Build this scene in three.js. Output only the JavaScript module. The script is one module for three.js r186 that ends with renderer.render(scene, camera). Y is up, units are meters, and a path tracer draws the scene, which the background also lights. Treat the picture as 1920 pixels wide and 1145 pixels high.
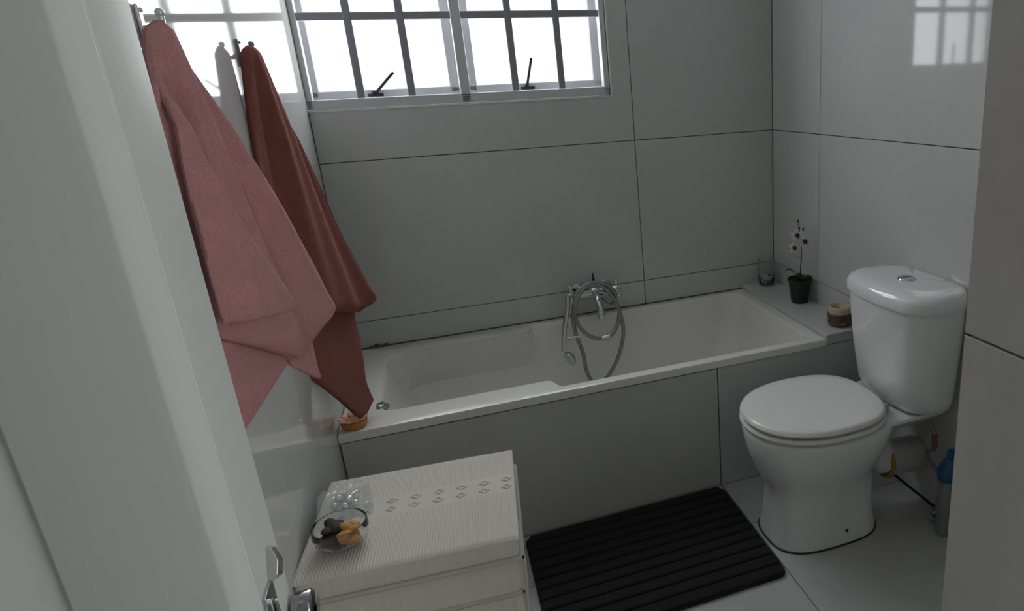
import * as THREE from 'three';
import { RoundedBoxGeometry } from 'three/addons/geometries/RoundedBoxGeometry.js';
import { mergeGeometries, toCreasedNormals, mergeVertices } from 'three/addons/utils/BufferGeometryUtils.js';
import { RectAreaLightUniformsLib } from 'three/addons/lights/RectAreaLightUniformsLib.js';

// ------------------------------------------------------------------ camera, sky, light, exposure
const scene = new THREE.Scene();
const renderer = new THREE.WebGLRenderer({ antialias: true });
renderer.toneMapping = THREE.LinearToneMapping;
renderer.toneMappingExposure = 1.0;
renderer.shadowMap.enabled = true;
RectAreaLightUniformsLib.init();

const FOCAL = 1256.93, PX = 1288.73, PY = 551.31;          // lens in pixels of the 1920 x 1145 frame
const camera = new THREE.PerspectiveCamera(2 * Math.atan(572.5 / FOCAL) * 180 / Math.PI, 1920 / 1145, 0.02, 60);
camera.position.set(0.3673, 1.42504, 2.71114);
camera.rotation.set(-0.3056, -0.3521, -0.0478, 'YXZ');
camera.setViewOffset(2 * PX, 1145, 0, 572.5 - PY, 1920, 1145);
camera.updateMatrixWorld(true);
scene.add(camera);

// overcast white sky
{ // brightness rises from the horizon to three times as much overhead, as under even cloud
  const w = 8, h = 256, D = new Float32Array(w * h * 4);
  for (let y = 0; y < h; y++) { const e = ((y + 0.5) / h - 0.5) * Math.PI, k = 1.7 * (1 + 2 * Math.max(0, Math.sin(e))); for (let x = 0; x < w; x++) D.set([0.985 * k, k, 1.02 * k, 1], 4 * (y * w + x)); }
  const t = new THREE.DataTexture(D, w, h, THREE.RGBAFormat, THREE.FloatType); t.mapping = THREE.EquirectangularReflectionMapping; t.colorSpace = THREE.LinearSRGBColorSpace; t.magFilter = THREE.LinearFilter; t.needsUpdate = true;
  scene.background = t;
}

// daylight that the obscured panes spread into the bathroom, one area per sash
const DAY = 4.6;
for (const [x0, x1] of [[0.03, 0.482], [0.578, 1.035]]) {
  const l = new THREE.RectAreaLight(new THREE.Color(0.97, 1.0, 1.03), DAY, x1 - x0, 0.95);
  l.position.set((x0 + x1) / 2, 1.93, -0.074); l.rotation.y = Math.PI; l.name = 'window_daylight'; scene.add(l);
}
// daylight from the passage window, behind the camera to the right
{
  const l = new THREE.RectAreaLight(new THREE.Color(1.0, 1.0, 0.97), 1.9, 1.1, 1.5);
  l.position.set(2.0, 1.45, 3.93); l.name = 'passage_daylight'; scene.add(l);
}

// ------------------------------------------------------------------ helpers
let seed = 7;
const rnd = () => { seed = (seed * 1664525 + 1013904223) >>> 0; return seed / 4294967296; };
const used = {};
const numbered = (n) => { const k = used[n] = (used[n] ?? -1) + 1; return k ? `${n}_${String(k).padStart(3, '0')}` : n; };
const lin = (r, g, b) => new THREE.Color().setRGB(r, g, b);
function M(color, roughness, extra = {}) { return new THREE.MeshPhysicalMaterial({ color, roughness, ...extra }); }
function mesh(name, geo, mat, parent) {
  const m = new THREE.Mesh(geo, mat); m.name = parent ? name : numbered(name); m.castShadow = m.receiveShadow = true;
  (parent || scene).add(m); return m;
}
function thing(name, label, category, pos = [0, 0, 0], turn = 0, group) {
  const o = new THREE.Group(); o.name = numbered(name); o.position.set(...pos); o.rotation.y = turn;
  o.userData = { label, category }; if (group) o.userData.group = group; scene.add(o); return o;
}
function struct(name, label, category) {
  const o = new THREE.Group(); o.name = numbered(name); o.userData = { kind: 'structure', label, category }; scene.add(o); return o;
}
const box = (x0, x1, y0, y1, z0, z1) => new THREE.BoxGeometry(x1 - x0, y1 - y0, z1 - z0).translate((x0 + x1) / 2, (y0 + y1) / 2, (z0 + z1) / 2);
const rbox = (x0, x1, y0, y1, z0, z1, r = 0.004, s = 2) => new RoundedBoxGeometry(x1 - x0, y1 - y0, z1 - z0, s, r).translate((x0 + x1) / 2, (y0 + y1) / 2, (z0 + z1) / 2);
const V = (x, y, z) => new THREE.Vector3(x, y, z);
const tube = (pts, r, n = 60, k = 10) => new THREE.TubeGeometry(new THREE.CatmullRomCurve3(pts.map((p) => V(...p)), false, 'centripetal'), n, r, k, false);
const lathe = (pts, n = 40) => new THREE.LatheGeometry(pts.map((p) => new THREE.Vector2(...p)), n);
function rod(a, b, r0, r1 = r0, n = 20) {
  const A = V(...a), B = V(...b), d = B.clone().sub(A), g = new THREE.CylinderGeometry(r1, r0, d.length(), n);
  g.applyQuaternion(new THREE.Quaternion().setFromUnitVectors(V(0, 1, 0), d.clone().normalize())); return g.translate((A.x + B.x) / 2, (A.y + B.y) / 2, (A.z + B.z) / 2);
}
const merge = (a) => mergeGeometries(a.map((g) => { const h = g.index ? g.toNonIndexed() : g; for (const k of Object.keys(h.attributes)) if (!['position', 'normal', 'uv'].includes(k)) h.deleteAttribute(k); return h; }));
// a pixel of the photograph gives a direction; the distance comes from the plane n.p = c that the thing lies in
const EYE = V(0.3673, 1.42504, 2.71114), EYE_TURN = new THREE.Quaternion().setFromEuler(new THREE.Euler(-0.3056, -0.3521, -0.0478, 'YXZ'));
function pixelOnPlane(u, v, n, c) {
  const d = V((u - PX) / FOCAL, -(v - PY) / FOCAL, -1).applyQuaternion(EYE_TURN);
  const t = (c - n.dot(EYE)) / n.dot(d); return EYE.clone().addScaledVector(d, t);
}
// loops of equally many points -> closed skin; caps by fans
function skin(loops, { capStart = false, capEnd = false, close = true, crease = 0.7 } = {}) {
  const n = loops[0].length, P = [], I = [], U = [];
  let acc = 0;
  loops.forEach((l, j) => {
    if (j) acc += l[0].distanceTo(loops[j - 1][0]);
    let s = 0;
    l.forEach((p, i) => { if (i) s += p.distanceTo(l[i - 1]); P.push(p.x, p.y, p.z); U.push(s, acc); });
  });
  const m = close ? n : n - 1;
  for (let j = 0; j + 1 < loops.length; j++) for (let i = 0; i < m; i++) {
    const a = j * n + i, b = j * n + (i + 1) % n, c = a + n, d = b + n; I.push(a, c, b, b, c, d);
  }
  const cap = (j, flip) => {
    const c = new THREE.Vector3(); loops[j].forEach((p) => c.add(p)); c.divideScalar(n); const k = P.length / 3; P.push(c.x, c.y, c.z); U.push(0, 0);
    for (let i = 0; i < n; i++) { const a = j * n + i, b = j * n + (i + 1) % n; flip ? I.push(k, b, a) : I.push(k, a, b); }
  };
  if (capStart) cap(0, false); if (capEnd) cap(loops.length - 1, true);
  const g = new THREE.BufferGeometry(); g.setAttribute('position', new THREE.Float32BufferAttribute(P, 3)); g.setAttribute('uv', new THREE.Float32BufferAttribute(U, 2)); g.setIndex(I);
  g.computeVertexNormals(); return crease ? toCreasedNormals(g, crease) : g;
}
// outlines in plan
function roundedOutline(x0, x1, z0, z1, r, k = 10) {
  const out = [];
  for (const [cx, cz, a0] of [[x1 - r, z1 - r, 0], [x0 + r, z1 - r, 90], [x0 + r, z0 + r, 180], [x1 - r, z0 + r, 270]])
    for (let i = 0; i <= k; i++) { const a = (a0 + 90 * i / k) * Math.PI / 180; out.push([cx + r * Math.cos(a), cz + r * Math.sin(a)]); }
  return out;
}
function superEllipse(cx, cz, ax, az, p = 2, n = 64, egg = 0) {
  const out = [];
  for (let i = 0; i < n; i++) { const a = 2 * Math.PI * i / n, c = Math.cos(a), s = Math.sin(a);
    const x = Math.sign(c) * Math.abs(c) ** (2 / p), z = Math.sign(s) * Math.abs(s) ** (2 / p); out.push([cx + ax * x, cz + az * z * (1 + egg * x)]); }
  return out;
}
function castRay(poly, cx, cz, a) {
  const dx = Math.cos(a), dz = Math.sin(a); let best = 0;
  for (let i = 0; i < poly.length; i++) {
    const [ax, az] = poly[i], [bx, bz] = poly[(i + 1) % poly.length], ex = bx - ax, ez = bz - az, det = dx * -ez + ex * dz; if (Math.abs(det) < 1e-12) continue;
    const t = ((ax - cx) * -ez + ex * (az - cz)) / det, s = (dx * (az - cz) - dz * (ax - cx)) / det; if (t > 0 && s >= -1e-9 && s <= 1 + 1e-9) best = Math.max(best, t);
  }
  return [cx + dx * best, cz + dz * best];
}
const atY = (outline, y) => outline.map(([x, z]) => V(x, y, z));

// ------------------------------------------------------------------ textures
function hash(x, y, s) { let h = (x * 374761393 + y * 668265263 + s * 982451653) | 0; h = Math.imul(h ^ (h >>> 13), 1274126177); return ((h ^ (h >>> 16)) >>> 0) / 4294967296; }
function noise(x, y, per, s) {
  const xi = Math.floor(x), yi = Math.floor(y), fx = x - xi, fy = y - yi, w = (a) => ((a % per) + per) % per, q = (t) => t * t * (3 - 2 * t);
  const a = hash(w(xi), w(yi), s), b = hash(w(xi + 1), w(yi), s), c = hash(w(xi), w(yi + 1), s), d = hash(w(xi + 1), w(yi + 1), s);
  return (a + (b - a) * q(fx)) * (1 - q(fy)) + (c + (d - c) * q(fx)) * q(fy);
}
function tex(size, f, repeat, srgb = false) {
  const D = new Uint8Array(size * size * 4);
  for (let y = 0; y < size; y++) for (let x = 0; x < size; x++) {
    let v = f(x / size, y / size); if (typeof v === 'number') v = [v, v, v]; const o = 4 * (y * size + x);
    for (let k = 0; k < 3; k++) D[o + k] = Math.max(0, Math.min(255, Math.round(v[k] * 255))); D[o + 3] = 255;
  }
  const t = new THREE.DataTexture(D, size, size); t.wrapS = t.wrapT = THREE.RepeatWrapping; t.magFilter = THREE.LinearFilter; t.minFilter = THREE.LinearMipmapLinearFilter; t.generateMipmaps = true;
  if (srgb) t.colorSpace = THREE.SRGBColorSpace; t.repeat.set(repeat, repeat); t.needsUpdate = true; return t;
}
const terryBump = tex(256, (u, v) => 0.6 * noise(u * 64, v * 64, 64, 1) + 0.4 * noise(u * 128, v * 128, 128, 2), 6);
const terryTone = tex(256, (u, v) => 0.86 + 0.09 * noise(u * 90, v * 90, 90, 5) + 0.05 * noise(u * 9, v * 9, 9, 6), 6, true);
const brushBump = tex(512, (u, v) => 0.55 * noise(u * 60, v * 9, 9 * 60, 3) + 0.45 * noise(u * 40, v * 40, 40, 4), 5);
const ropeBump = tex(128, (u, v) => 0.5 + 0.5 * Math.sin(2 * Math.PI * (v * 16 + 0.35 * Math.sin(2 * Math.PI * u * 16))) * noise(u * 32, v * 32, 32, 8), 8);
const matBump = tex(128, (u, v) => noise(u * 64, v * 64, 64, 9), 10);
const tileTone = tex(256, (u, v) => 0.955 + 0.03 * noise(u * 6, v * 6, 6, 11) + 0.015 * noise(u * 60, v * 60, 60, 12), 0.8, true);

// ------------------------------------------------------------------ materials
const tileMat = M(lin(0.57, 0.58, 0.57), 0.055, { map: tileTone, ior: 1.5, specularIntensity: 0.8 });
const floorMat = M(lin(0.52, 0.53, 0.52), 0.10, { map: tileTone });
const passageTile = M(lin(0.56, 0.54, 0.505), 0.16, { map: tileTone });
const grout = M(lin(0.035, 0.035, 0.033), 0.9);
const plaster = M(lin(0.72, 0.73, 0.71), 0.85);
const ceilingMat = M(lin(0.8, 0.8, 0.78), 0.9);
const paintMat = M(lin(0.66, 0.69, 0.665), 0.42, { bumpMap: brushBump, bumpScale: 0.00014, specularIntensity: 0.1 });
const windowPaint = M(lin(0.55, 0.56, 0.58), 0.35);
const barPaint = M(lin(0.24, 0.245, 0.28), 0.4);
const pane = M(lin(1, 1, 1), 0.42, { transmission: 1, thickness: 0, side: THREE.DoubleSide });
const enamel = M(lin(0.76, 0.755, 0.72), 0.2);
const china = M(lin(0.80, 0.81, 0.81), 0.07, { clearcoat: 0.6, clearcoatRoughness: 0.03 });
const seatMat = M(lin(0.80, 0.80, 0.78), 0.16);
const chrome = M(lin(0.62, 0.63, 0.64), 0.12, { metalness: 1 });
const hoseMetal = M(lin(0.30, 0.30, 0.31), 0.35, { metalness: 1, bumpMap: tex(64, (u, v) => 0.5 + 0.5 * Math.sin(2 * Math.PI * u * 16), 12), bumpScale: 0.0006 });
const darkMetal = M(lin(0.03, 0.03, 0.04), 0.4, { metalness: 0.6 });
const blackPlastic = M(lin(0.012, 0.012, 0.014), 0.45);
const silicone = M(lin(0.05, 0.048, 0.045), 0.6);

// ------------------------------------------------------------------ the room shell
const W = 1.802, DB = 0.729, RIM = 0.501, LEDGE = 0.518, H = 2.5, ZN = 2.15, ZH = 4.0, G = 0.0014;   // G = half a joint
const ROWS = [[0.0, 0.008], [0.008, 0.608], [0.608, 1.208], [1.208, 1.808], [1.808, 2.408], [2.408, H]];
const WIN = [0, 1.083, 1.387, 2.43];
function shapeOf(pts) { const s = new THREE.Shape(); pts.forEach(([x, y], i) => (i ? s.lineTo(x, y) : s.moveTo(x, y))); return s; }
function tilePiece(parent, pts, mat, bevel = true) {
  const g = new THREE.ExtrudeGeometry(shapeOf(pts), !bevel ? { depth: 0.008, bevelEnabled: false } : { depth: 0.0068, bevelEnabled: true, bevelThickness: 0.0012, bevelSize: 0.001, bevelOffset: -0.001, bevelSegments: 1 });
  g.translate(0, 0, -0.008); return mesh('tile', g, mat, parent);
}
const rect = (x0, x1, y0, y1, g = G) => [[x0 + g, y0 + g], [x1 - g, y0 + g], [x1 - g, y1 - g], [x0 + g, y1 - g]];

{ // back wall: slab with the window opening, then the tiles
  const w = struct('wall_back', 'large grey glossy tiles on the wall behind the bath', 'wall');
  const s = shapeOf([[-0.3, -0.1], [W + 0.3, -0.1], [W + 0.3, H + 0.1], [-0.3, H + 0.1]]);
  s.holes.push(new THREE.Path([[WIN[0] - 0.008, WIN[2]], [WIN[0] - 0.008, WIN[3]], [WIN[1], WIN[3]], [WIN[1], WIN[2]]].map((p) => new THREE.Vector2(...p))));
  mesh('wall_slab', new THREE.ExtrudeGeometry(s, { depth: 0.212, bevelEnabled: false }).translate(0, 0, -0.22), M(lin(0.10, 0.10, 0.095), 0.9), w);
  const J = 1.166;
  tilePiece(w, rect(0, J, 0.008, 0.40), tileMat); tilePiece(w, rect(J, W, 0.008, 0.40), tileMat);
  tilePiece(w, rect(0, 0.85, 0.40, 0.608), tileMat); tilePiece(w, rect(0.85, J, 0.40, 0.608), tileMat); tilePiece(w, rect(J, W, 0.40, 0.608), tileMat);
  tilePiece(w, rect(0, J, 0.608, 1.208), tileMat); tilePiece(w, rect(J, W, 0.608, 1.208), tileMat);
  tilePiece(w, [[G, 1.208 + G], [J - G, 1.208 + G], [J - G, 1.808 - G], [WIN[1], 1.808 - G], [WIN[1], WIN[2]], [G, WIN[2]]], tileMat);
  tilePiece(w, rect(J, W, 1.208, 1.808), tileMat);
  tilePiece(w, rect(WIN[1], J, 1.808, 2.408), tileMat); tilePiece(w, rect(J, W, 1.808, 2.408), tileMat);
  tilePiece(w, rect(0, J, WIN[3], H), tileMat); tilePiece(w, rect(J, W, 2.408, H), tileMat);
}
function sideWall(name, label, joints, z1, turn, x, sgn) {
  const w = struct(name, label, 'wall');
  const g = new THREE.Group(); // tiles sit in wall coordinates: x along the wall, y up
  mesh('wall_slab', sgn > 0 ? box(W + 0.008, W + 0.2, -0.1, H + 0.1, -0.22, z1) : box(-0.2, -0.008, -0.1, H + 0.1, -0.22, z1), grout, w);
  const zs = [0, ...joints, z1];
  for (const [y0, y1] of ROWS.slice(1)) for (let i = 0; i + 1 < zs.length; i++) {
    const p = tilePiece(w, sgn > 0 ? rect(zs[i], zs[i + 1], y0, y1) : rect(-zs[i + 1], -zs[i], y0, y1, 0.0006), tileMat, sgn > 0);
    p.rotation.y = turn; p.position.x = x;
  }
  return w;
}
sideWall('wall_right', 'grey glossy tiled wall behind the toilet cistern', [0.389, 1.589], ZN, -Math.PI / 2, W, 1);
sideWall('wall_left', 'grey glossy tiled wall where the towels hang', [0.411, 1.611], ZN, Math.PI / 2, 0, -1);

{ // floor: one slab, tiles in the bathroom and passage
  const f = struct('floor', 'grey polished floor tiles with thin dark joints', 'floor');
  mesh('floor_slab', box(-1.4, 2.8, -0.2, -0.008, -0.22, ZH + 0.2), grout, f);
  const xs = [0, 0.597, 1.197, W], zs = [0.371, 0.971, 1.571, 2.171];
  for (let i = 0; i < 3; i++) for (let j = 0; j < 3; j++) { const p = tilePiece(f, rect(xs[i], xs[i + 1], -zs[j + 1], -zs[j]), floorMat); p.rotation.x = -Math.PI / 2; }
  const hx = [-1.2, -0.6, 0, 0.6, 1.2, 1.8, 2.6], hz = [2.171, 2.771, 3.371, ZH];
  for (let i = 0; i < 6; i++) for (let j = 0; j < 3; j++) { const p = tilePiece(f, rect(hx[i], hx[i + 1], -hz[j + 1], -hz[j]), floorMat); p.rotation.x = -Math.PI / 2; }
}
{ const c = struct('ceiling', 'plain white ceiling', 'ceiling'); mesh('ceiling_slab', box(-1.4, 2.8, H, H + 0.15, -0.22, ZH + 0.2), ceilingMat, c); }

{ // wall between bathroom and passage, left of and above the doorway
  const w = struct('wall_front', 'painted wall around the bathroom doorway', 'wall');
  mesh('wall_slab', merge([box(-1.4, 0.11, 0, H, ZN + 0.001, 2.198), box(0.11, 0.905, 2.06, H, ZN + 0.001, 2.198)]), plaster, w);
}
{ // tiled reveal and passage wall on the right of the doorway
  const w = struct('wall_passage', 'warm grey tiled wall end beside the doorway', 'wall');
  mesh('wall_slab', box(0.908, 2.8, 0, H, 2.165, 2.33), plaster, w);
  const ys = [0, 0.541, 1.1415, 1.742, 2.342, H];
  for (let i = 0; i < 5; i++) { const p = tilePiece(w, rect(2.157, 2.332, ys[i], ys[i + 1]), passageTile); p.rotation.y = -Math.PI / 2; p.position.x = 0.9; }
  for (let i = 0; i < 5; i++) { const p = tilePiece(w, rect(-W, -0.9, ys[i], ys[i + 1]), passageTile); p.rotation.y = Math.PI; p.position.z = 2.157; }
}
{ // passage behind the camera, with its own window
  const w = struct('wall_hall', 'plain painted passage wall', 'wall');
  const s = shapeOf([[-1.4, 0], [2.8, 0], [2.8, H], [-1.4, H]]), [a, b, c, d] = [1.45, 2.55, 0.7, 2.2];
  s.holes.push(new THREE.Path([[a, c], [a, d], [b, d], [b, c]].map((p) => new THREE.Vector2(...p))));
  mesh('wall_slab', merge([box(-1.4, -1.2, 0, H, 2.24, ZH), box(2.6, 2.8, 0, H, 2.32, ZH), new THREE.ExtrudeGeometry(s, { depth: 0.15, bevelEnabled: false }).translate(0, 0, ZH)]), plaster, w);
  const f = struct('window_2', 'white framed passage window', 'window'), Z = ZH + 0.05;
  mesh('window_frame', merge([box(a, b, c, c + 0.05, Z, Z + 0.05), box(a, b, d - 0.05, d, Z, Z + 0.05), box(a, a + 0.05, c, d, Z, Z + 0.05), box(b - 0.05, b, c, d, Z, Z + 0.05), box(1.98, 2.02, c, d, Z, Z + 0.05)]), windowPaint, f);
  for (const [x0, x1] of [[a + 0.05, 1.98], [2.02, b - 0.05]]) mesh('pane', box(x0, x1, c + 0.05, d - 0.05, Z + 0.022, Z + 0.026), pane, f);
}
{ // door frame: profile in plan, swept upright
  const t = struct('trim_1', 'white painted door frame with glossy brushed enamel', 'door frame');
  const pl = [[0.2, 2.15], [0.2035, 2.1525], [0.204, 2.156], [0.2042, 2.2165], [0.2036, 2.2188], [0.2022, 2.2202], [0.2022, 2.2218], [0.2036, 2.2232], [0.2038, 2.2245], [0.201, 2.2273], [0.198, 2.2305]];
  for (let i = 1; i <= 8; i++) { const a = (45 + 62 * i / 8) * Math.PI / 180; pl.push([0.1881 + 0.014 * Math.cos(a), 2.2206 + 0.014 * Math.sin(a)]); }
  pl.push([0.094, 2.2068], [0.092, 2.2045], [0.092, 2.18], [0.142, 2.15]);
  const seg = [0, 0.5, 0.9, 1.0, 1.1, 1.2, 1.3, 1.4, 1.5, 1.6, 1.8, 2.06];
  mesh('jamb', skin(seg.map((y) => pl.map(([x, z]) => V(x, y, z))), { capStart: true, capEnd: true, crease: 0.35 }), paintMat, t);
  mesh('head', rbox(0.142, 0.905, 2.0, 2.06, 2.15, 2.205, 0.004), paintMat, t);
}

// ------------------------------------------------------------------ window with steel grille
{
  const w = struct('window_1', 'white steel window with obscured panes and grille bars', 'window');
  const [a, b, c, d] = WIN, B = 0.0135;
  mesh('window_frame', merge([rbox(a, b - 0.004, c + 0.004, 1.425, -0.05, -0.006), rbox(a, b - 0.004, d - 0.035, d, -0.05, -0.006), rbox(a, 0.02, c + 0.004, d, -0.05, -0.006), rbox(1.057, b - 0.004, c + 0.004, d, -0.05, -0.006), rbox(0.512, 0.548, c + 0.004, d, -0.05, -0.006)]), windowPaint, w);
  mesh('edge_trim', merge([box(a, b + 0.003, c - 0.003, c + 0.002, -0.02, 0.002), box(b - 0.002, b + 0.003, c - 0.003, d, -0.02, 0.002)]), M(lin(0.75, 0.75, 0.73), 0.3), w);
  for (const x of [0.175, 0.344, 0.715, 0.892]) mesh('grille_bar', rbox(x - B, x + B, 1.42, d - 0.03, -0.036, -0.014, 0.005), barPaint, w);
  for (const [x0, x1] of [[0.018, 0.514], [0.546, 1.06]]) for (const y of [1.695, 1.965, 2.235]) mesh('grille_bar', rbox(x0, x1, y - B, y + B, -0.034, -0.016, 0.005), barPaint, w);
  mesh('sill', box(a - 0.006, b, c - 0.001, c + 0.003, -0.2, -0.02), windowPaint, w);
  mesh('reveal', merge([box(b - 0.003, b + 0.002, c, d, -0.2, -0.02), box(a - 0.008, a - 0.004, c, d, -0.2, -0.008), box(a, b, d - 0.003, d + 0.001, -0.2, -0.02)]), windowPaint, w);
  for (const [x0, x1, sx, tx, ty] of [[0.002, 0.514, 0.216, 0.293, 1.509], [0.546, 1.068, 0.765, 0.79, 1.543]]) {
    const s = mesh('sash', merge([rbox(x0, x1, 1.405, 1.452, -0.125, -0.082), rbox(x0, x1, 2.4, 2.43, -0.125, -0.082), rbox(x0, x0 + 0.033, 1.43, 2.42, -0.125, -0.082), rbox(x1 - 0.033, x1, 1.43, 2.42, -0.125, -0.082)]), windowPaint, w);
    mesh('pane', box(x0 + 0.02, x1 - 0.02, 1.44, 2.41, -0.106, -0.102), pane, s);
    mesh('window_stay', merge([rod([sx, 1.436, -0.078], [tx, ty, -0.05], 0.0055, 0.0055, 10), rbox(sx - 0.022, sx + 0.03, 1.428, 1.438, -0.084, -0.07, 0.002), rod([sx, 1.428, -0.076], [sx, 1.445, -0.076], 0.007, 0.007, 10)]), darkMetal, s);
  }
}

// ------------------------------------------------------------------ bath surround
{
  const w = struct('wall_apron', 'grey tiled panel along the front of the bath', 'bath panel');
  mesh('panel_core', box(0, W, 0, 0.462, DB - 0.022, DB - 0.014), grout, w);
  for (const [x0, x1] of [[0, 1.196], [1.196, 1.799]]) { const p = tilePiece(w, rect(x0 + 0.001, x1, 0.001, x0 > 1 ? 0.473 : 0.470), tileMat); p.position.z = DB - 0.006; }
  const l = struct('wall_ledge', 'grey tiled ledge between the bath end and the right wall', 'ledge');
  mesh('ledge_core', box(1.6352, W, 0.462, LEDGE - 0.0075, 0.001, DB - 0.014), tileMat, l);
  const t = tilePiece(l, rect(1.6345, W, -DB, -0.001), tileMat); t.rotation.x = -Math.PI / 2; t.position.y = LEDGE;
  const f = tilePiece(l, rect(1.6345, W, 0.476, LEDGE - 0.008), tileMat); f.position.z = DB - 0.006;
}
{ // bathtub
  const t = thing('bathtub', 'white enamel bathtub set between tiled walls', 'bathtub');
  const x0 = 0.0015, x1 = 1.634, z0 = 0.004, z1 = 0.7285, cx = 0.84, cz = 0.36;
  const inner = [[1.592, 0.085], [1.592, 0.64], [1.585, 0.668], [1.56, 0.69], [0.665, 0.69], [0.655, 0.684], [0.635, 0.632], [0.62, 0.624], [0.16, 0.624], [0.122, 0.61], [0.105, 0.57], [0.105, 0.17], [0.122, 0.125], [0.16, 0.11], [0.62, 0.11], [0.637, 0.102], [0.655, 0.048], [0.668, 0.042], [1.56, 0.042], [1.585, 0.058]];
  const rectO = (e) => [[x1 - e, z1 - e], [x0 + e, z1 - e], [x0 + e, z0 + e], [x1 - e, z0 + e]];
  const A = new Set();
  for (let i = 0; i < 240; i++) A.add(2 * Math.PI * i / 240);
  for (const [x, z] of [...inner, ...rectO(0)]) A.add((Math.atan2(z - cz, x - cx) + 2 * Math.PI) % (2 * Math.PI));
  const angles = [...A].sort((p, q) => p - q);
  const loop = (poly, y) => angles.map((a) => { const [x, z] = castRay(poly, cx, cz, a); return V(x, y, z); });
  const top = loop(inner, RIM), bottom = loop(roundedOutline(0.36, 1.46, 0.19, 0.55, 0.12), 0.13), mid = loop(roundedOutline(0.17, 1.56, 0.078, 0.655, 0.07), 0.345);
  const lerp = (p, q, k, y) => p.map((v, i) => V(v.x + (q[i].x - v.x) * k, y, v.z + (q[i].z - v.z) * k));
  const loops = [loop(rectO(0.006), 0.473), loop(rectO(0), 0.474), loop(rectO(0), RIM - 0.004), loop(rectO(0.0015), RIM - 0.001), loop(rectO(0.004), RIM), lerp(top, mid, -0.02, RIM), lerp(top, mid, 0.05, RIM - 0.003), lerp(top, mid, 0.13, RIM - 0.014), lerp(top, mid, 0.24, RIM - 0.04), lerp(top, mid, 0.5, RIM - 0.08), mid, lerp(mid, bottom, 0.45, 0.235), lerp(mid, bottom, 0.8, 0.155), lerp(mid, bottom, 0.93, 0.134), bottom];
  mesh('tub', skin(loops, { capEnd: true, crease: 0.55 }), enamel, t);
  mesh('sealant', merge([box(0.003, 1.634, RIM - 0.012, RIM + 0.0025, 0.0008, 0.0055), box(0.01, 1.63, 0.4725, 0.4768, 0.70, 0.7262)]), silicone, t);
  const rust = [];
  for (let i = 0; i < 16; i++) { const r = 0.004 + 0.006 * rnd(), g = new THREE.IcosahedronGeometry(r, 1); g.scale(1.6, 0.5, 0.5); g.translate(0.045 + 0.065 * rnd() ** 1.3, RIM + 0.001 + 0.012 * rnd() * rnd(), 0.004 + 0.006 * rnd()); rust.push(g); }
  const r = mesh('rust_stain', merge(rust), M(lin(0.13, 0.055, 0.025), 0.9), t); r.userData.label = 'brown rust stain where bath meets the wall';
  mesh('overflow_cap', merge([rod([0.108, 0.493, 0.578], [0.118, 0.497, 0.582], 0.021, 0.02, 28), rod([0.118, 0.497, 0.582], [0.13, 0.505, 0.59], 0.012, 0.009, 20)]), chrome, t).userData.label = 'small chrome cap at the bath end';
}
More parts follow.
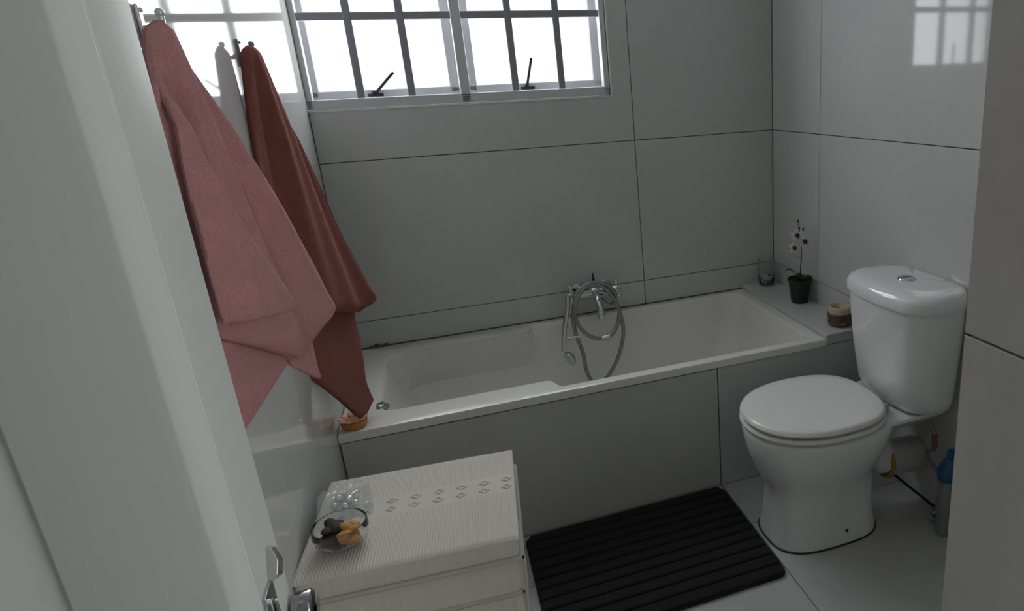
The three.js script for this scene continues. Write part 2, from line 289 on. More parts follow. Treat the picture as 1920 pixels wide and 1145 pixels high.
{ // bath mixer with hand shower
  const t = thing('bath_mixer', 'chrome wall mixer tap with coiled hand shower over bath', 'tap');
  const y = 0.606, z = 0.055;
  mesh('body', merge([rod([0.855, y, z], [1.005, y, z], 0.02, 0.02, 24), rod([0.87, y, 0.0], [0.87, y, z], 0.014), rod([0.99, y, 0.0], [0.99, y, z], 0.014), rod([0.87, y, 0.001], [0.87, y, 0.012], 0.032, 0.026, 28), rod([0.99, y, 0.001], [0.99, y, 0.012], 0.032, 0.026, 28), new THREE.SphereGeometry(0.027, 24, 16).translate(0.93, y, z)]), chrome, t);
  const sp = mesh('spout', tube([[0.93, y, z], [0.93, y - 0.012, 0.1], [0.931, y - 0.045, 0.135], [0.931, y - 0.075, 0.142]], 0.014, 30, 16), chrome, t);
  mesh('aerator', rod([0.931, y - 0.07, 0.142], [0.931, y - 0.088, 0.143], 0.017, 0.017, 24), chrome, sp);
  for (const s of [-1, 1]) {
    const x = 0.93 + s * 0.095, g = [rod([x - s * 0.02, y, z], [x, y, z], 0.017, 0.021), new THREE.SphereGeometry(0.013, 16, 12).translate(x + s * 0.008, y, z)];
    for (let k = 0; k < 4; k++) { const a = k * Math.PI / 2 + 0.5, e = [x + s * 0.004, y + 0.034 * Math.sin(a), z + 0.034 * Math.cos(a)]; g.push(rod([x, y, z], e, 0.0065, 0.007, 12), new THREE.SphereGeometry(0.0085, 12, 8).translate(...e)); }
    mesh('handle', merge(g), chrome, t);
  }
  mesh('diverter_knob', merge([rod([0.93, y + 0.02, z], [0.93, y + 0.06, z], 0.006, 0.006), rod([0.93, y + 0.055, z], [0.929, y + 0.082, z], 0.0035, 0.0025, 10)]), darkMetal, t);
  mesh('cradle', merge([rod([0.93, y + 0.02, z], [0.87, y + 0.033, z + 0.02], 0.008, 0.008), tube([[0.845, y + 0.028, z + 0.03], [0.862, y + 0.035, z + 0.014], [0.88, y + 0.03, z + 0.032]], 0.006, 16, 8)]), chrome, t);
  mesh('shower_hose', tube([[0.95, 0.59, 0.075], [0.985, 0.565, 0.11], [1.0, 0.6, 0.135], [0.965, 0.655, 0.14], [0.90, 0.672, 0.14], [0.84, 0.645, 0.15], [0.815, 0.57, 0.16], [0.812, 0.49, 0.17], [0.832, 0.40, 0.185], [0.838, 0.32, 0.20], [0.862, 0.268, 0.205], [0.905, 0.272, 0.205], [0.955, 0.325, 0.20], [0.995, 0.40, 0.185], [1.012, 0.47, 0.17], [1.005, 0.54, 0.155], [0.985, 0.60, 0.145], [0.94, 0.655, 0.14], [0.88, 0.66, 0.145], [0.83, 0.61, 0.16], [0.822, 0.53, 0.17], [0.86, 0.47, 0.18], [0.905, 0.447, 0.185], [0.955, 0.452, 0.18], [0.99, 0.49, 0.165], [1.008, 0.545, 0.15]], 0.008, 260, 10), hoseMetal, t);
  mesh('hose_nut', merge([rod([0.915, 0.445, 0.186], [0.948, 0.45, 0.184], 0.011, 0.013, 16)]), chrome, t);
  const h = mesh('handset', tube([[0.803, 0.63, 0.13], [0.795, 0.58, 0.145], [0.776, 0.52, 0.16], [0.762, 0.46, 0.175], [0.757, 0.42, 0.185]], 0.0105, 40, 14), chrome, t);
  mesh('shower_head', lathe([[0, 0], [0.03, 0.001], [0.033, 0.006], [0.028, 0.017], [0.012, 0.028], [0, 0.03]], 32).rotateZ(-1.25).rotateY(0.35).translate(0.768, 0.385, 0.195), chrome, h);
  mesh('hose_arm', rod([0.775, 0.468, 0.175], [0.87, 0.468, 0.178], 0.0058, 0.0058, 12), chrome, h);
}

// ------------------------------------------------------------------ toilet
{
  const zc = 1.055, t = thing('toilet', 'white ceramic close-coupled toilet with lid closed', 'toilet');
  const sec = (x0, x1, hw, y, p = 2.3, egg = 0, pb = p) => { // front half and squarer back half, with a shallow hollow in each flank of the foot
    const cx = x0 + (x1 - x0) * 0.55, out = [];
    for (let i = 0; i < 96; i++) { const a = 2 * Math.PI * i / 96, c = Math.cos(a), sn = Math.sin(a), q = c > 0 ? pb : p, ex = Math.sign(c) * Math.abs(c) ** (2 / q), ez = Math.sign(sn) * Math.abs(sn) ** (2 / q);
      const x = cx + (c > 0 ? x1 - cx : cx - x0) * ex, hol = 0.016 * Math.max(0, 1 - ((x - 1.47) / 0.085) ** 2) * Math.max(0, 1 - ((y - 0.125) / 0.085) ** 2) * Math.abs(ez) ** 3;
      out.push(V(x, y, zc + (hw * (1 + egg * ex) - hol) * ez)); }
    return out; };
  mesh('base_seal', skin([sec(1.206, 1.588, 0.139, 0.0005, 3), sec(1.206, 1.588, 0.139, 0.005, 3), sec(1.212, 1.582, 0.133, 0.0055, 3)], { crease: 0.5 }), M(lin(0.02, 0.02, 0.02), 0.6), t);
  mesh('pan', skin([sec(1.21, 1.585, 0.136, 0.004, 3.0), sec(1.211, 1.584, 0.135, 0.02, 3.0), sec(1.216, 1.581, 0.130, 0.05, 2.8), sec(1.220, 1.578, 0.126, 0.09, 2.7), sec(1.222, 1.578, 0.125, 0.13, 2.6), sec(1.221, 1.58, 0.126, 0.17, 2.5), sec(1.214, 1.582, 0.130, 0.20, 2.4), sec(1.196, 1.588, 0.145, 0.235, 2.3, -0.03), sec(1.174, 1.598, 0.166, 0.28, 2.2, -0.05, 2.6), sec(1.158, 1.61, 0.181, 0.335, 2.15, -0.06, 3), sec(1.150, 1.618, 0.189, 0.385, 2.15, -0.06, 3.2), sec(1.152, 1.616, 0.187, 0.398, 2.15, -0.06, 3.2), sec(1.16, 1.61, 0.18, 0.403, 2.15, -0.06, 3.2), sec(1.19, 1.58, 0.15, 0.404, 2.15, -0.06, 3.2)], { capEnd: true, crease: 0.9 }), china, t);
  mesh('bolt_hole', rod([1.43, 0.045, zc + 0.12], [1.43, 0.045, zc + 0.1305], 0.0055, 0.0055, 14), blackPlastic, t);
  const shelf = mesh('cistern_shelf', skin([[0.33, 0.075, 1.56, 1.70], [0.365, 0.125, 1.54, 1.765], [0.394, 0.15, 1.52, 1.785], [0.403, 0.148, 1.52, 1.785], [0.406, 0.14, 1.525, 1.78]].map(([y, hw, x0, x1]) => atY(roundedOutline(x0, x1, zc - hw, zc + hw, 0.03), y)), { capStart: true, capEnd: true, crease: 0.9 }), china, t);
  mesh('trap', tube([[1.50, 0.23, zc], [1.58, 0.26, zc], [1.62, 0.235, zc], [1.645, 0.19, zc], [1.66, 0.175, zc]], 0.055, 40, 24), china, t);
  const con = mesh('pan_connector', rod([1.655, 0.178, zc], [1.80, 0.165, zc], 0.062, 0.06, 32), M(lin(0.55, 0.55, 0.52), 0.4), t);
  mesh('rubber_seal', new THREE.TorusGeometry(0.059, 0.0085, 12, 36).rotateY(Math.PI / 2).translate(1.655, 0.178, zc), M(lin(0.42, 0.24, 0.05), 0.6), con).userData.label = 'yellowed sealing ring';
  const seatLoop = (ax0, ax1, hw, y) => sec(ax0, ax1, hw, y, 2.1, -0.03, 2.7);
  mesh('seat', skin([seatLoop(1.17, 1.575, 0.172, 0.409), seatLoop(1.146, 1.59, 0.191, 0.4105), seatLoop(1.142, 1.592, 0.195, 0.418), seatLoop(1.146, 1.59, 0.191, 0.426), seatLoop(1.17, 1.58, 0.17, 0.4275)], { capStart: true, capEnd: true, crease: 0.9 }), seatMat, t);
  mesh('lid', skin([seatLoop(1.175, 1.575, 0.168, 0.4325), seatLoop(1.148, 1.588, 0.189, 0.434), seatLoop(1.144, 1.59, 0.193, 0.441), seatLoop(1.147, 1.588, 0.190, 0.4485), seatLoop(1.157, 1.58, 0.181, 0.4525), seatLoop(1.19, 1.55, 0.15, 0.454)], { capStart: true, capEnd: true, crease: 0.9 }), seatMat, t);
  for (const s of [-1, 1]) mesh('hinge', merge([rod([1.585, 0.424, zc + s * 0.075 - 0.022], [1.585, 0.424, zc + s * 0.075 + 0.022], 0.012, 0.012, 16), rod([1.592, 0.40, zc + s * 0.075], [1.592, 0.43, zc + s * 0.075], 0.013, 0.011, 16)]), M(lin(0.5, 0.5, 0.49), 0.3), t);
  // cistern: bowed front, back to the wall
  const cz = 1.07, D = (xf, hw, y, r, bow) => {
    const o = roundedOutline(xf, 1.797, cz - hw, cz + hw, r, 12);
    // bowed front: subdivide and push forward
    const out = []; for (let i = 0; i < o.length; i++) { const a = o[i], b = o[(i + 1) % o.length], k = i % 13 === 12 ? 14 : 1; for (let j = 0; j < k; j++) out.push([a[0] + (b[0] - a[0]) * j / k, a[1] + (b[1] - a[1]) * j / k]); }
    return out.map(([x, z]) => V(x - bow * Math.max(0, 1 - ((z - cz) / hw) ** 2) * Math.max(0, Math.min(1, (1.77 - x) / 0.1)), y, z));
  };
  mesh('cistern', skin([D(1.665, 0.15, 0.408, 0.05, 0.02), D(1.648, 0.165, 0.418, 0.06, 0.028), D(1.636, 0.176, 0.45, 0.065, 0.03), D(1.620, 0.19, 0.58, 0.07, 0.032), D(1.610, 0.198, 0.70, 0.07, 0.034), D(1.606, 0.20, 0.758, 0.07, 0.034)], { capStart: true, capEnd: true, crease: 0.9 }), china, t);
  const lid = mesh('cistern_lid', skin([D(1.604, 0.202, 0.757, 0.07, 0.034), D(1.599, 0.206, 0.758, 0.075, 0.035), D(1.597, 0.208, 0.768, 0.075, 0.035), D(1.599, 0.206, 0.789, 0.075, 0.035), D(1.608, 0.198, 0.802, 0.07, 0.035), D(1.625, 0.182, 0.808, 0.06, 0.033), D(1.66, 0.14, 0.81, 0.05, 0.025)], { capStart: true, capEnd: true, crease: 0.9 }), china, t);
  const bt = mesh('flush_button', lathe([[0, 0.005], [0.02, 0.005], [0.025, 0.0042], [0.028, 0.001], [0.028, -0.004], [0, -0.004]], 36).translate(1.70, 0.811, 1.07), chrome, lid);
  mesh('button_split', box(1.678, 1.722, 0.8155, 0.8165, 1.0685, 1.0715), darkMetal, bt);
  mesh('fixing_bolt', rod([1.70, 0.372, 1.165], [1.70, 0.412, 1.165], 0.006, 0.006, 12), blackPlastic, t);
  mesh('supply_hose', tube([[1.742, 0.412, 1.165], [1.745, 0.35, 1.165], [1.752, 0.305, 1.188], [1.75, 0.265, 1.19], [1.742, 0.23, 1.165], [1.752, 0.19, 1.205], [1.757, 0.14, 1.225], [1.756, 0.075, 1.215], [1.756, 0.012, 1.212]], 0.0062, 90, 10), hoseMetal, t);
  mesh('hose_collar', rod([1.7515, 0.312, 1.186], [1.7505, 0.268, 1.19], 0.0085, 0.0085, 14), M(lin(0.30, 0.06, 0.025), 0.5), t).userData.label = 'reddish hose collar';
  mesh('floor_valve', merge([rod([1.756, 0.002, 1.212], [1.756, 0.045, 1.212], 0.013, 0.012, 16), rod([1.756, 0.03, 1.212], [1.725, 0.03, 1.22], 0.009, 0.011, 14)]), chrome, t);
}
{
  const t = thing('cleaner_bottle', 'blue and white bottle on floor beside toilet pipe', 'bottle', [1.745, 0, 1.272]);
  mesh('bottle_body', skin([[0.001, 0.03], [0.006, 0.032], [0.185, 0.032], [0.2, 0.03]].map(([y, r]) => atY(superEllipse(0, 0, r, r * 0.75, 2.6, 32), y)), { capStart: true, capEnd: true }), M(lin(0.24, 0.25, 0.26), 0.3), t);
  mesh('bottle_shoulder', skin([[0.2, 0.036], [0.204, 0.038], [0.24, 0.038], [0.262, 0.026], [0.272, 0.015], [0.30, 0.014]].map(([y, r]) => atY(superEllipse(0, 0, r, r * 0.75, 2.6, 32), y)), { capStart: true, capEnd: true }), M(lin(0.01, 0.09, 0.20), 0.35), t);
}

// ------------------------------------------------------------------ bath mat with raised ribs
{
  const t = thing('bath_mat', 'dark charcoal ribbed bath mat on the floor', 'bath mat');
  const mm = M(lin(0.022, 0.021, 0.022), 0.95, { bumpMap: matBump, bumpScale: 0.002, sheen: 0.3, sheenRoughness: 0.8, sheenColor: lin(0.12, 0.12, 0.14) });
  const x0 = 0.475, x1 = 1.188, z0 = 0.745, z1 = 1.243, n = 11, p = (z1 - z0) / n;
  const s = new THREE.Shape(roundedOutline(x0, x1, z0, z1, 0.03).map(([x, z]) => new THREE.Vector2(x, -z)));
  mesh('backing', new THREE.ExtrudeGeometry(s, { depth: 0.008, bevelEnabled: false }).rotateX(-Math.PI / 2).translate(0, 0.0015, 0), mm, t);
  for (let i = 0; i < n; i++) { const e = i === 0 || i === n - 1 ? 0.014 : 0.002; mesh('rib', new RoundedBoxGeometry(x1 - x0 - 2 * e, 0.016, p - 0.0045, 3, 0.0075).translate((x0 + x1) / 2, 0.0125, z0 + (i + 0.5) * p), mm, t); }
}

// ------------------------------------------------------------------ laundry hamper
{
  const t = thing('laundry_hamper', 'cream ribbed lidded hamper with a row of diamond openings', 'hamper', [0.226, 0, 1.272], -0.083);
  const hm = M(lin(0.64, 0.615, 0.55), 0.75, { bumpMap: ropeBump, bumpScale: 0.0003 }), w = 0.215, dz = 0.187, yt = 0.545;
  // lid top: ridges along z except over the plain band
  const nx = 570, nz = 60, P = [], I = [], U = [];
  for (let j = 0; j <= nz; j++) for (let i = 0; i <= nx; i++) {
    const x = -w + 2 * w * i / nx, z = -dz + 2 * dz * j / nz, band = Math.min(1, Math.max(0, (Math.abs(z + 0.028) - 0.037) / 0.008)), edge = Math.min(1, (w - Math.abs(x)) / 0.012, (dz - Math.abs(z)) / 0.012);
    const y = yt - 0.006 * (1 - Math.sqrt(Math.max(0, 1 - (1 - edge) ** 2))) + 0.0010 * band * Math.cos(2 * Math.PI * x / 0.0061) * edge;
    P.push(x, y, z); U.push(x, z);
    if (i < nx && j < nz) { const a = j * (nx + 1) + i; I.push(a, a + nx + 1, a + 1, a + 1, a + nx + 1, a + nx + 2); }
  }
  const g = new THREE.BufferGeometry(); g.setAttribute('position', new THREE.Float32BufferAttribute(P, 3)); g.setAttribute('uv', new THREE.Float32BufferAttribute(U, 2)); g.setIndex(I); g.computeVertexNormals();
  const ridged = (hw, hd, y0, y1, flare, amp, pitch, r = 0.012) => { // upright ridges round a rounded rectangle
    const o = roundedOutline(-hw, hw, -hd, hd, r, 6), pts = []; const loop = [...o, o[0]];
    for (let i = 0; i < o.length; i++) { const a = loop[i], b = loop[i + 1], L = Math.hypot(b[0] - a[0], b[1] - a[1]), k = Math.max(1, Math.round(L / (pitch / 6))); for (let j = 0; j < k; j++) pts.push([a[0] + (b[0] - a[0]) * j / k, a[1] + (b[1] - a[1]) * j / k, (b[1] - a[1]) / L, -(b[0] - a[0]) / L]); }
    let s = 0; const arc = pts.map((p, i) => { if (i) s += Math.hypot(p[0] - pts[i - 1][0], p[1] - pts[i - 1][1]); return s; });
    const at = (y, k) => pts.map((p, i) => { const e = k + amp * Math.cos(2 * Math.PI * arc[i] / pitch); return V(p[0] + p[2] * e, y, p[1] + p[3] * e); });
    return skin([at(y0, 0), at((y0 + y1) / 2, flare * 0.7), at(y1 - 0.004, flare), at(y1, flare - 0.003)], { crease: 1.2 });
  };
  const lid = mesh('lid', merge([g, ridged(w - 0.003, dz - 0.003, yt - 0.05, yt - 0.003, 0.0, 0.0006, 0.0061)]), hm, t);
  mesh('lid_rim', merge([tube([[-w, yt - 0.052, dz], [0, yt - 0.052, dz + 0.001], [w, yt - 0.052, dz]], 0.0055, 30, 8), tube([[w, yt - 0.052, -dz], [w + 0.001, yt - 0.052, 0], [w, yt - 0.052, dz]], 0.0055, 30, 8), tube([[-w, yt - 0.052, -dz], [0, yt - 0.052, -dz], [w, yt - 0.052, -dz]], 0.0055, 30, 8), tube([[-w, yt - 0.052, -dz], [-w, yt - 0.052, 0], [-w, yt - 0.052, dz]], 0.0055, 30, 8)]), hm, lid);
  for (let i = 0; i < 8; i++) for (const r of [0, 1]) { // diamonds in two rows
    const x = -0.158 + i * 0.0505, z = -0.028 + (r ? 0.0165 : -0.0165), s = 0.0105;
    const sh = shapeOf([[-s * 1.15, 0], [0, -s], [s * 1.15, 0], [0, s]]); const k = 0.62; sh.holes.push(new THREE.Path([[-s * 1.15 * k, 0], [0, s * k], [s * 1.15 * k, 0], [0, -s * k]].map((p) => new THREE.Vector2(...p))));
    mesh('diamond', new THREE.ExtrudeGeometry(sh, { depth: 0.003, bevelEnabled: false }).rotateX(-Math.PI / 2).translate(x, yt - 0.001, z), hm, lid);
  }
  mesh('body', merge([ridged(w - 0.014, dz - 0.014, 0.002, yt - 0.045, 0.006, 0.0006, 0.0061), box(-w + 0.02, w - 0.02, 0.001, 0.006, -dz + 0.02, dz - 0.02)]), hm, t);
  mesh('hoop', merge([0.40, 0.22].flatMap((y) => { const a = w - 0.009, b = dz - 0.009; return [tube([[-a, y, b], [0, y, b], [a, y, b]], 0.006, 20, 8), tube([[a, y, -b], [a, y, 0], [a, y, b]], 0.006, 20, 8), tube([[-a, y, -b], [0, y, -b], [a, y, -b]], 0.006, 20, 8), tube([[-a, y, -b], [-a, y, 0], [-a, y, b]], 0.006, 20, 8)]; })), hm, t);
}
const glass = M(lin(1, 1, 1), 0.03, { transmission: 1, thickness: 0.004, ior: 1.48 });
{ // glass bowl with dried pieces, on the hamper
  const t = thing('glass_bowl', 'round glass bowl of dark and orange dried pieces on hamper', 'bowl', [0.084, 0.548, 1.352]);
  mesh('bowl', lathe([[0, 0.0015], [0.03, 0.0015], [0.047, 0.014], [0.054, 0.034], [0.052, 0.05], [0.0495, 0.05], [0.0515, 0.034], [0.0445, 0.0155], [0.029, 0.0045], [0, 0.0045]], 48), glass, t);
  const dark = M(lin(0.035, 0.022, 0.016), 0.7), orange = M(lin(0.55, 0.27, 0.06), 0.6);
  for (let i = 0; i < 13; i++) { const g = new THREE.IcosahedronGeometry(0.0145, 1); g.scale(1 + rnd() * 0.4, 0.55, 0.8 + rnd() * 0.4); g.rotateY(rnd() * 3); g.rotateX(rnd() - 0.5); mesh('dried_chip', g.translate(-0.006 - 0.024 * rnd(), 0.017 + 0.024 * rnd(), -0.028 + 0.05 * rnd()), dark, t); }
  for (let i = 0; i < 13; i++) { const g = new THREE.IcosahedronGeometry(0.0125, 1); g.scale(1.3, 0.6, 0.8); g.rotateY(i * 0.8); mesh('orange_piece', g.translate(0.014 + 0.010 * Math.cos(i * 2.1), 0.018 + 0.02 * rnd(), 0.006 + 0.017 * Math.sin(i * 1.7)), orange, t); }
}
{ // clear crinkled packet with glass pebbles
  const t = thing('clear_packet', 'crumpled clear plastic packet with silvery beads on hamper', 'packet', [0.072, 0.547, 1.195]);
  const nu = 22, P = [], I = [];
  for (const side of [1, 0]) for (let j = 0; j <= nu; j++) for (let i = 0; i <= nu; i++) {
    const u = i / nu * 2 - 1, v = j / nu * 2 - 1, e = Math.max(0, 1 - Math.max(Math.abs(u), Math.abs(v)) ** 3);
    const c = 0.010 * (noise(i * 0.33 + 5, j * 0.4, 64, 21) - 0.4) + 0.006 * Math.abs(Math.sin(i * 0.9 + j * 0.5));
    P.push(u * 0.056 + 0.008 * v, side ? 0.004 + e * (0.024 + c) : 0.001 + 0.001 * e, v * 0.062 - 0.012 * u);
  }
  const n = nu + 1; for (const s of [0, 1]) for (let j = 0; j < nu; j++) for (let i = 0; i < nu; i++) { const a = s * n * n + j * n + i; s ? I.push(a, a + 1, a + n, a + 1, a + n + 1, a + n) : I.push(a, a + n, a + 1, a + 1, a + n, a + n + 1); }
  const g = new THREE.BufferGeometry(); g.setAttribute('position', new THREE.Float32BufferAttribute(P, 3)); g.setIndex(I); g.computeVertexNormals();
  mesh('wrapper', toCreasedNormals(g, 0.25), M(lin(0.97, 0.98, 0.98), 0.12, { transmission: 0.85, thickness: 0, ior: 1.5, side: THREE.DoubleSide }), t);
  for (const [x, z, r] of [[0.012, 0.004, 0.0095], [0.026, 0.026, 0.009], [-0.012, -0.012, 0.0085], [-0.018, 0.014, 0.0075], [0.004, 0.026, 0.0075], [0.024, -0.018, 0.0085], [-0.004, -0.03, 0.0075]]) mesh('bead', new THREE.SphereGeometry(r, 18, 12).translate(x, r + 0.003, z), M(lin(0.72, 0.74, 0.75), 0.12, { metalness: 0.6 }), t);
}
{ // flower shaped orange candle holder on the bath rim
  const t = thing('flower_candle_holder', 'small orange flower-shaped dish on bath rim by wall', 'candle holder', [0.045, RIM, 0.69]); t.scale.setScalar(1.15);
  const amber = M(lin(0.68, 0.27, 0.03), 0.25, { transmission: 0.25, thickness: 0 });
  mesh('dish', lathe([[0, 0.001], [0.026, 0.001], [0.031, 0.008], [0.032, 0.02], [0.029, 0.0215], [0.028, 0.01], [0, 0.006]], 36), amber, t);
  const pm = M(lin(0.72, 0.42, 0.28), 0.5);
  for (let i = 0; i < 10; i++) { const g = new THREE.SphereGeometry(0.01, 12, 8); g.scale(1.1, 0.35, 0.75); g.rotateZ(0.5); g.translate(0.0265, 0.0235, 0); g.rotateY(i * Math.PI / 5); mesh('petal', g, pm, t); }
  mesh('wax', new THREE.CylinderGeometry(0.024, 0.024, 0.012, 28).translate(0, 0.013, 0), M(lin(0.5, 0.22, 0.06), 0.5), t);
}

// ------------------------------------------------------------------ things on the ledge
{
  const t = thing('glass_jar', 'small clear glass jar of pebbles in ledge corner', 'jar', [1.733, LEDGE, 0.06]);
  mesh('jar', lathe([[0, 0.001], [0.031, 0.001], [0.0345, 0.006], [0.037, 0.06], [0.038, 0.122], [0.0365, 0.123], [0.0355, 0.121], [0.0345, 0.06], [0.032, 0.009], [0, 0.006]], 44), M(lin(0.93, 0.97, 0.95), 0.02, { transmission: 1, thickness: 0.003, ior: 1.48 }), t);
  for (let i = 0; i < 24; i++) { const g = new THREE.IcosahedronGeometry(0.0095, 2); g.scale(1.15, 0.75, 0.9); g.rotateY(i * 1.3); const a = i * 2.4, r = 0.006 + 0.014 * ((i * 0.37) % 1); mesh('pebble', g.translate(r * Math.cos(a), 0.014 + 0.007 * Math.floor(i / 5), r * Math.sin(a)), M(i % 3 ? lin(0.74, 0.69, 0.56) : lin(0.26, 0.2, 0.14), 0.5), t); }
}
{
  const t = thing('potted_orchid', 'white orchid with dark red centres in black pot', 'potted plant', [1.742, LEDGE, 0.345]);
  mesh('pot', lathe([[0, 0.001], [0.034, 0.001], [0.036, 0.004], [0.047, 0.088], [0.0505, 0.09], [0.052, 0.102], [0.0495, 0.103], [0.0475, 0.09], [0, 0.088]], 40), blackPlastic, t);
  mesh('soil', new THREE.CylinderGeometry(0.047, 0.046, 0.006, 28).translate(0, 0.0905, 0), M(lin(0.03, 0.022, 0.015), 0.95), t);
  const green = M(lin(0.025, 0.05, 0.02), 0.5), stemM = M(lin(0.05, 0.05, 0.025), 0.6);
  const leaf = (len, wid, dir, lift) => {
    const P = [], I = [], n = 10; for (let i = 0; i <= n; i++) { const k = i / n, h = wid * Math.sin(Math.PI * Math.min(1, 0.12 + 0.88 * k)) ** 0.7, y = lift * Math.sin(k * 2.1); for (const [s, e] of [[-1, 0], [0, -0.004], [1, 0]]) P.push(k * len, y + e, s * h); }
    for (let i = 0; i < n; i++) for (let j = 0; j < 2; j++) { const a = i * 3 + j; I.push(a, a + 1, a + 3, a + 1, a + 4, a + 3); }
    const g = new THREE.BufferGeometry(); g.setAttribute('position', new THREE.Float32BufferAttribute(P, 3)); g.setIndex(I); g.rotateY(dir); g.translate(0, 0.094, 0); g.computeVertexNormals(); return g;
  };
  green.side = THREE.DoubleSide;
  for (const [l, w, d, h] of [[0.062, 0.017, 2.7, 0.05], [0.05, 0.014, -0.5, 0.02], [0.05, 0.012, 1.2, 0.02], [0.055, 0.012, -1.9, 0.025]]) mesh('leaf', leaf(l, w, d, h), green, t);
  mesh('stem', tube([[0.004, 0.09, 0], [0.001, 0.14, 0.003], [0.006, 0.2, 0.002], [0.004, 0.26, 0], [-0.004, 0.31, 0], [-0.01, 0.352, 0.002]], 0.0022, 40, 7), stemM, t);
  mesh('side_twig', tube([[0.003, 0.19, 0.001], [-0.012, 0.198, 0.004], [-0.02, 0.196, 0.006]], 0.0012, 12, 6), stemM, t);
  const petalM = M(lin(0.72, 0.70, 0.66), 0.7, { side: THREE.DoubleSide }), heart = M(lin(0.10, 0.012, 0.014), 0.6);
  for (const [x, y, z, s] of [[-0.022, 0.293, 0.012, 1], [0.014, 0.263, 0.012, 1], [-0.036, 0.243, 0.014, 0.9]]) {
    const g = []; for (let i = 0; i < 5; i++) { const p = new THREE.SphereGeometry(0.012, 10, 8); p.scale(0.75, 1.15, 0.22); p.translate(0, 0.0135, 0); p.rotateZ(i * 2 * Math.PI / 5); g.push(p); }
    const f = mesh('flower', merge(g).scale(s, s, s).rotateY(-0.2).translate(x, y, z), petalM, t);
    const h = [new THREE.SphereGeometry(0.0105, 12, 8).scale(1, 0.85, 0.6), new THREE.SphereGeometry(0.0065, 10, 8).scale(0.8, 1, 0.7).translate(0.003, -0.006, 0.002)];
    mesh('flower_centre', merge(h).scale(s, s, s).rotateY(-0.2).translate(x, y, z + 0.005), heart, f);
    mesh('pedicel', rod([x, y, z - 0.003], [0.0, y + 0.006, 0.001], 0.0012, 0.0012, 6), stemM, f);
  }
  for (const [x, y, z] of [[-0.008, 0.318, 0.006], [0.012, 0.312, 0.004], [-0.012, 0.35, 0.003]]) mesh('bud', new THREE.SphereGeometry(0.0055, 10, 8).scale(0.8, 1.2, 0.8).translate(x, y, z), M(lin(0.05, 0.035, 0.03), 0.6), t);
}
{
  const t = thing('jar_candle', 'brown glass candle with cream wax top on ledge', 'candle', [1.736, LEDGE, 0.655]);
  mesh('glass_body', lathe([[0, 0.001], [0.038, 0.001], [0.045, 0.006], [0.048, 0.02], [0.0475, 0.045], [0.045, 0.05], [0, 0.05]], 40), M(lin(0.075, 0.028, 0.018), 0.18, { clearcoat: 0.6 }), t);
  mesh('wax', lathe([[0, 0.052], [0.024, 0.053], [0.03, 0.062], [0.035, 0.075], [0.041, 0.075], [0.0435, 0.068], [0.0435, 0.049]], 40), M(lin(0.50, 0.43, 0.31), 0.55), t);
  mesh('wick', merge([rod([0, 0.05, 0], [0.001, 0.068, 0], 0.002, 0.0015, 8), new THREE.CylinderGeometry(0.0255, 0.0255, 0.002, 24).translate(0, 0.0545, 0)]), M(lin(0.03, 0.015, 0.01), 0.8), t);
  const spots = M(lin(0.24, 0.16, 0.11), 0.4); for (let i = 0; i < 7; i++) { const a = i * 0.9 + 0.35 * Math.sin(i * 5); mesh('shell_piece', new THREE.SphereGeometry(0.0045 + 0.002 * Math.sin(i * 3), 10, 8).scale(0.4, 1, 1.5).translate(0.0465, 0.016 + 0.016 * ((i * 0.61) % 1), 0).rotateY(a), spots, t); }
}

// ------------------------------------------------------------------ hooks and towels on the left wall
function robeHook(y, z, label, mat) {
  const t = thing('robe_hook', label, 'hook', [0, y, z]);
  mesh('plate', merge([rbox(0.0005, 0.006, -0.04, 0.02, -0.009, 0.009, 0.0025), new THREE.SphereGeometry(0.0035, 10, 8).translate(0.006, 0.012, 0)]), mat, t);
  mesh('arm', tube([[0.004, -0.012, 0], [0.014, -0.02, 0], [0.024, -0.016, 0], [0.029, -0.004, 0], [0.029, 0.006, 0]], 0.0045, 28, 10), mat, t);
  mesh('tip', new THREE.SphereGeometry(0.0065, 14, 10).translate(0.029, 0.008, 0), mat, t);
}
const whiteMetal = M(lin(0.7, 0.71, 0.7), 0.25, { metalness: 0.3 });
robeHook(1.545, 0.845, 'grey metal wall hook holding the rust-pink towel', M(lin(0.25, 0.25, 0.26), 0.3, { metalness: 0.8 }));
robeHook(1.55, 1.44, 'pale metal wall hook holding the light pink towel beside door frame', whiteMetal);

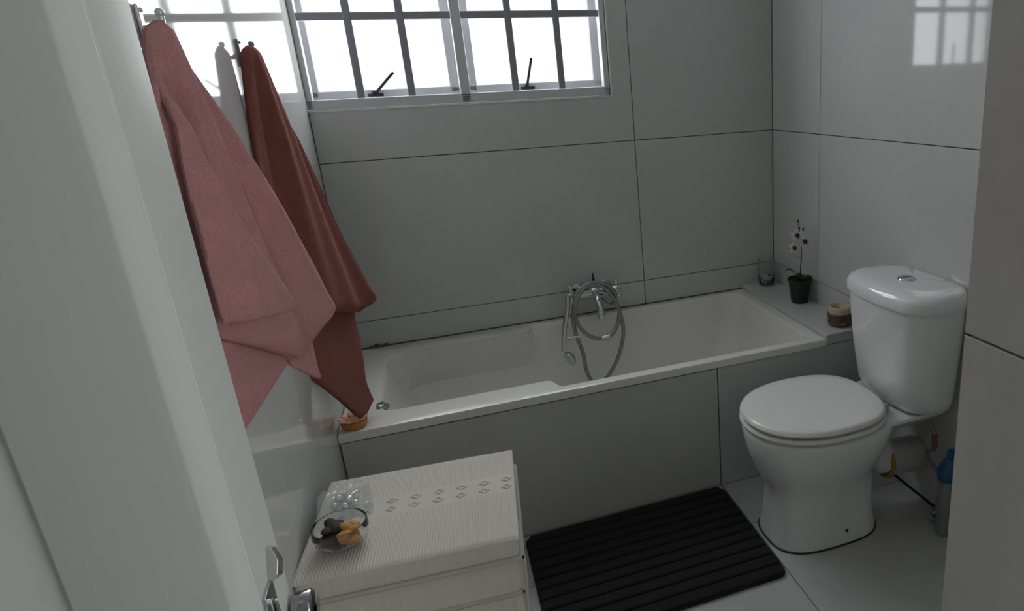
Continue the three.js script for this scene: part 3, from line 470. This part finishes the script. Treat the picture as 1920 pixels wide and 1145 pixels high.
// one layer of hanging cloth: rows [v, left, right] of its outline, lifted to the upright plane n.p = c, with folds that fan out from the hook
function clothLayer(rows, n, c, { lift = 0, thick = 0.012, folds = 5, depth = 0.01, hook, phase = 0, bulge = 0, liftIn = 0 }) {
  const NR = 64, NC = 44, front = [], back = [];
  const row = (t) => { const v = rows[0][0] + (rows[rows.length - 1][0] - rows[0][0]) * t; let i = 0; while (i + 2 < rows.length && rows[i + 1][0] < v) i++; const k = Math.min(1, Math.max(0, (v - rows[i][0]) / (rows[i + 1][0] - rows[i][0]))); return [v, rows[i][1] + (rows[i + 1][1] - rows[i][1]) * k, rows[i][2] + (rows[i + 1][2] - rows[i][2]) * k]; };
  for (let j = 0; j <= NR; j++) {
    const [v, L, R] = row(j / NR), f = [], b = [], lf = liftIn ? lift * Math.min(1, (j / NR) / liftIn) : lift;
    for (let i = 0; i <= NC; i++) {
      const s = i / NC, u = L + (R - L) * s, p = pixelOnPlane(u, v, n, c);
      const ang = (u - hook[0] - 0.26 * (v - hook[1])) / (30 + 0.32 * (v - hook[1]));   // where across the fan this point lies
      const grow = Math.min(1, Math.max(0.0, (v - hook[1]) / 160));
      const rim = Math.min(1, Math.sqrt(Math.max(0, 1 - (2 * s - 1) ** 2)) * 2.2) * Math.min(1, Math.min(j, (NR - j)) / 2 + 0.15);
      const w = depth * grow * (Math.sin(ang * folds + phase) + 0.45 * Math.sin(ang * folds * 2.3 + 1.7 * phase + 0.6)) + bulge * (1 - (2 * s - 1) ** 2);
      f.push(p.clone().addScaledVector(n, lf + w + thick / 2 * rim)); b.push(p.clone().addScaledVector(n, lf + w * 0.6 - thick / 2 * rim));
    }
    front.push(f); back.push(b);
  }
  const loops = front.map((f, j) => [...f, ...back[j].reverse()]);
  const g = skin(loops, { capStart: true, capEnd: true, crease: 0 }); g.computeVertexNormals(); return toCreasedNormals(g, 1.3);
}
function plan(x0, z0, x1, z1) { const n = V(z0 - z1, 0, x1 - x0).normalize(); return [n, n.dot(V(x0, 0, z0))]; }   // upright plane through two points in plan, facing the room
{
  const pinkMat = M(lin(0.62, 0.305, 0.31), 0.95, { map: terryTone, bumpMap: terryBump, bumpScale: 0.0007, sheen: 0.2, sheenRoughness: 0.6, sheenColor: lin(0.6, 0.35, 0.35) });
  const [n, c] = plan(0.03, 1.50, 0.155, 1.31), hook = [290, 40], base = { hook };
  const upper = [[38, 287, 297], [45, 279, 304], [60, 270, 318], [100, 268, 341], [150, 273, 372], [200, 278, 404], [250, 286, 438], [300, 296, 471], [350, 308, 503], [400, 322, 533], [450, 336, 560], [500, 350, 588], [550, 364, 613], [572, 370, 627], [580, 373, 627], [594, 377, 620], [612, 382, 608], [632, 398, 598], [650, 468, 587], [668, 536, 567]];
  const lower = [[540, 360, 560], [600, 376, 590], [640, 388, 592], [670, 396, 566], [690, 402, 552], [720, 412, 532], [760, 424, 503], [800, 438, 475], [811, 452, 468]];
  const tip = [[570, 540, 610], [620, 540, 600], [636, 536, 599], [660, 540, 604], [686, 556, 609], [700, 586, 612], [711, 610, 615]];
  const flap = [[110, 274, 286], [150, 277, 290], [200, 284, 301], [230, 290, 312], [300, 302, 342], [400, 324, 394], [480, 346, 452], [540, 362, 498], [568, 370, 517], [576, 372, 512], [590, 376, 458], [606, 380, 398]];
  const t = mesh('hanging_towel', merge([clothLayer(upper, n, c, { ...base, thick: 0.02, folds: 7, depth: 0.0095, bulge: 0.01 }), clothLayer(lower, n, c, { ...base, lift: -0.022, folds: 4, depth: 0.006, phase: 1 }), clothLayer(tip, n, c, { ...base, lift: -0.012, folds: 4, depth: 0.006, phase: 2 }), clothLayer(flap, n, c, { ...base, lift: 0.04, thick: 0.014, folds: 4, depth: 0.005, phase: 0.5, bulge: 0.004, liftIn: 0.25 })]), pinkMat);
  t.userData = { label: 'light pink bath towel hanging in folds beside door frame', category: 'towel', group: 'towels on the left wall' };
}
{
  const rustMat = M(lin(0.29, 0.095, 0.072), 0.95, { map: terryTone, bumpMap: terryBump, bumpScale: 0.0007, sheen: 0.2, sheenRoughness: 0.6, sheenColor: lin(0.5, 0.28, 0.24) });
  const [n, c] = plan(0.026, 0.865, 0.15, 0.52), hook = [464, 86], base = { hook };
  const upper = [[85, 462, 470], [92, 457, 477], [110, 455, 486], [130, 458, 495], [160, 461, 509], [190, 464, 525], [260, 470, 562], [330, 476, 594], [400, 484, 625], [450, 490, 648], [500, 496, 674], [530, 500, 690], [556, 504, 706], [566, 506, 706], [575, 508, 693], [585, 509, 679]];
  const lower = [[470, 520, 655], [540, 534, 672], [583, 545, 680], [600, 550, 682], [640, 562, 690], [680, 575, 694], [705, 590, 696], [720, 608, 699], [738, 630, 706], [748, 643, 711], [765, 664, 702], [784, 687, 692]];
  const t = mesh('hanging_towel', merge([clothLayer(upper, n, c, { ...base, thick: 0.02, folds: 9, depth: 0.013, bulge: 0.006 }), clothLayer(lower, n, c, { ...base, lift: -0.02, folds: 7, depth: 0.008, phase: 1 })]), rustMat);
  t.userData = { label: 'rust-pink bath towel hanging over the end of the bath', category: 'towel', group: 'towels on the left wall' };
}

// ------------------------------------------------------------------ latch hardware on the door frame
{
  const t = thing('door_latch', 'chrome striker plate and knob on white door frame', 'latch', [0.2045, 1.055, 2.19]);
  mesh('striker_plate', merge([rbox(-0.0005, 0.0025, -0.085, 0.022, 0.004, 0.028, 0.001), rbox(0.001, 0.006, -0.08, 0.018, 0.022, 0.029, 0.0015)]), chrome, t);
  mesh('latch_tongue', new THREE.ExtrudeGeometry(shapeOf([[0, 0], [0.006, 0.004], [0.007, 0.014], [0.003, 0.024], [0, 0.024]]), { depth: 0.012, bevelEnabled: true, bevelSize: 0.001, bevelThickness: 0.001, bevelSegments: 2 }).rotateX(-0.6).translate(0, 0.014, -0.004), chrome, t);
  mesh('knob', lathe([[0, -0.004], [0.008, -0.004], [0.008, 0.002], [0.0145, 0.003], [0.016, 0.005], [0.016, 0.016], [0.0135, 0.019], [0, 0.0195]], 36).rotateZ(-Math.PI / 2).translate(-0.001, -0.036, -0.026), M(lin(0.4, 0.4, 0.42), 0.1, { metalness: 1 }), t);
}

renderer.render(scene, camera);
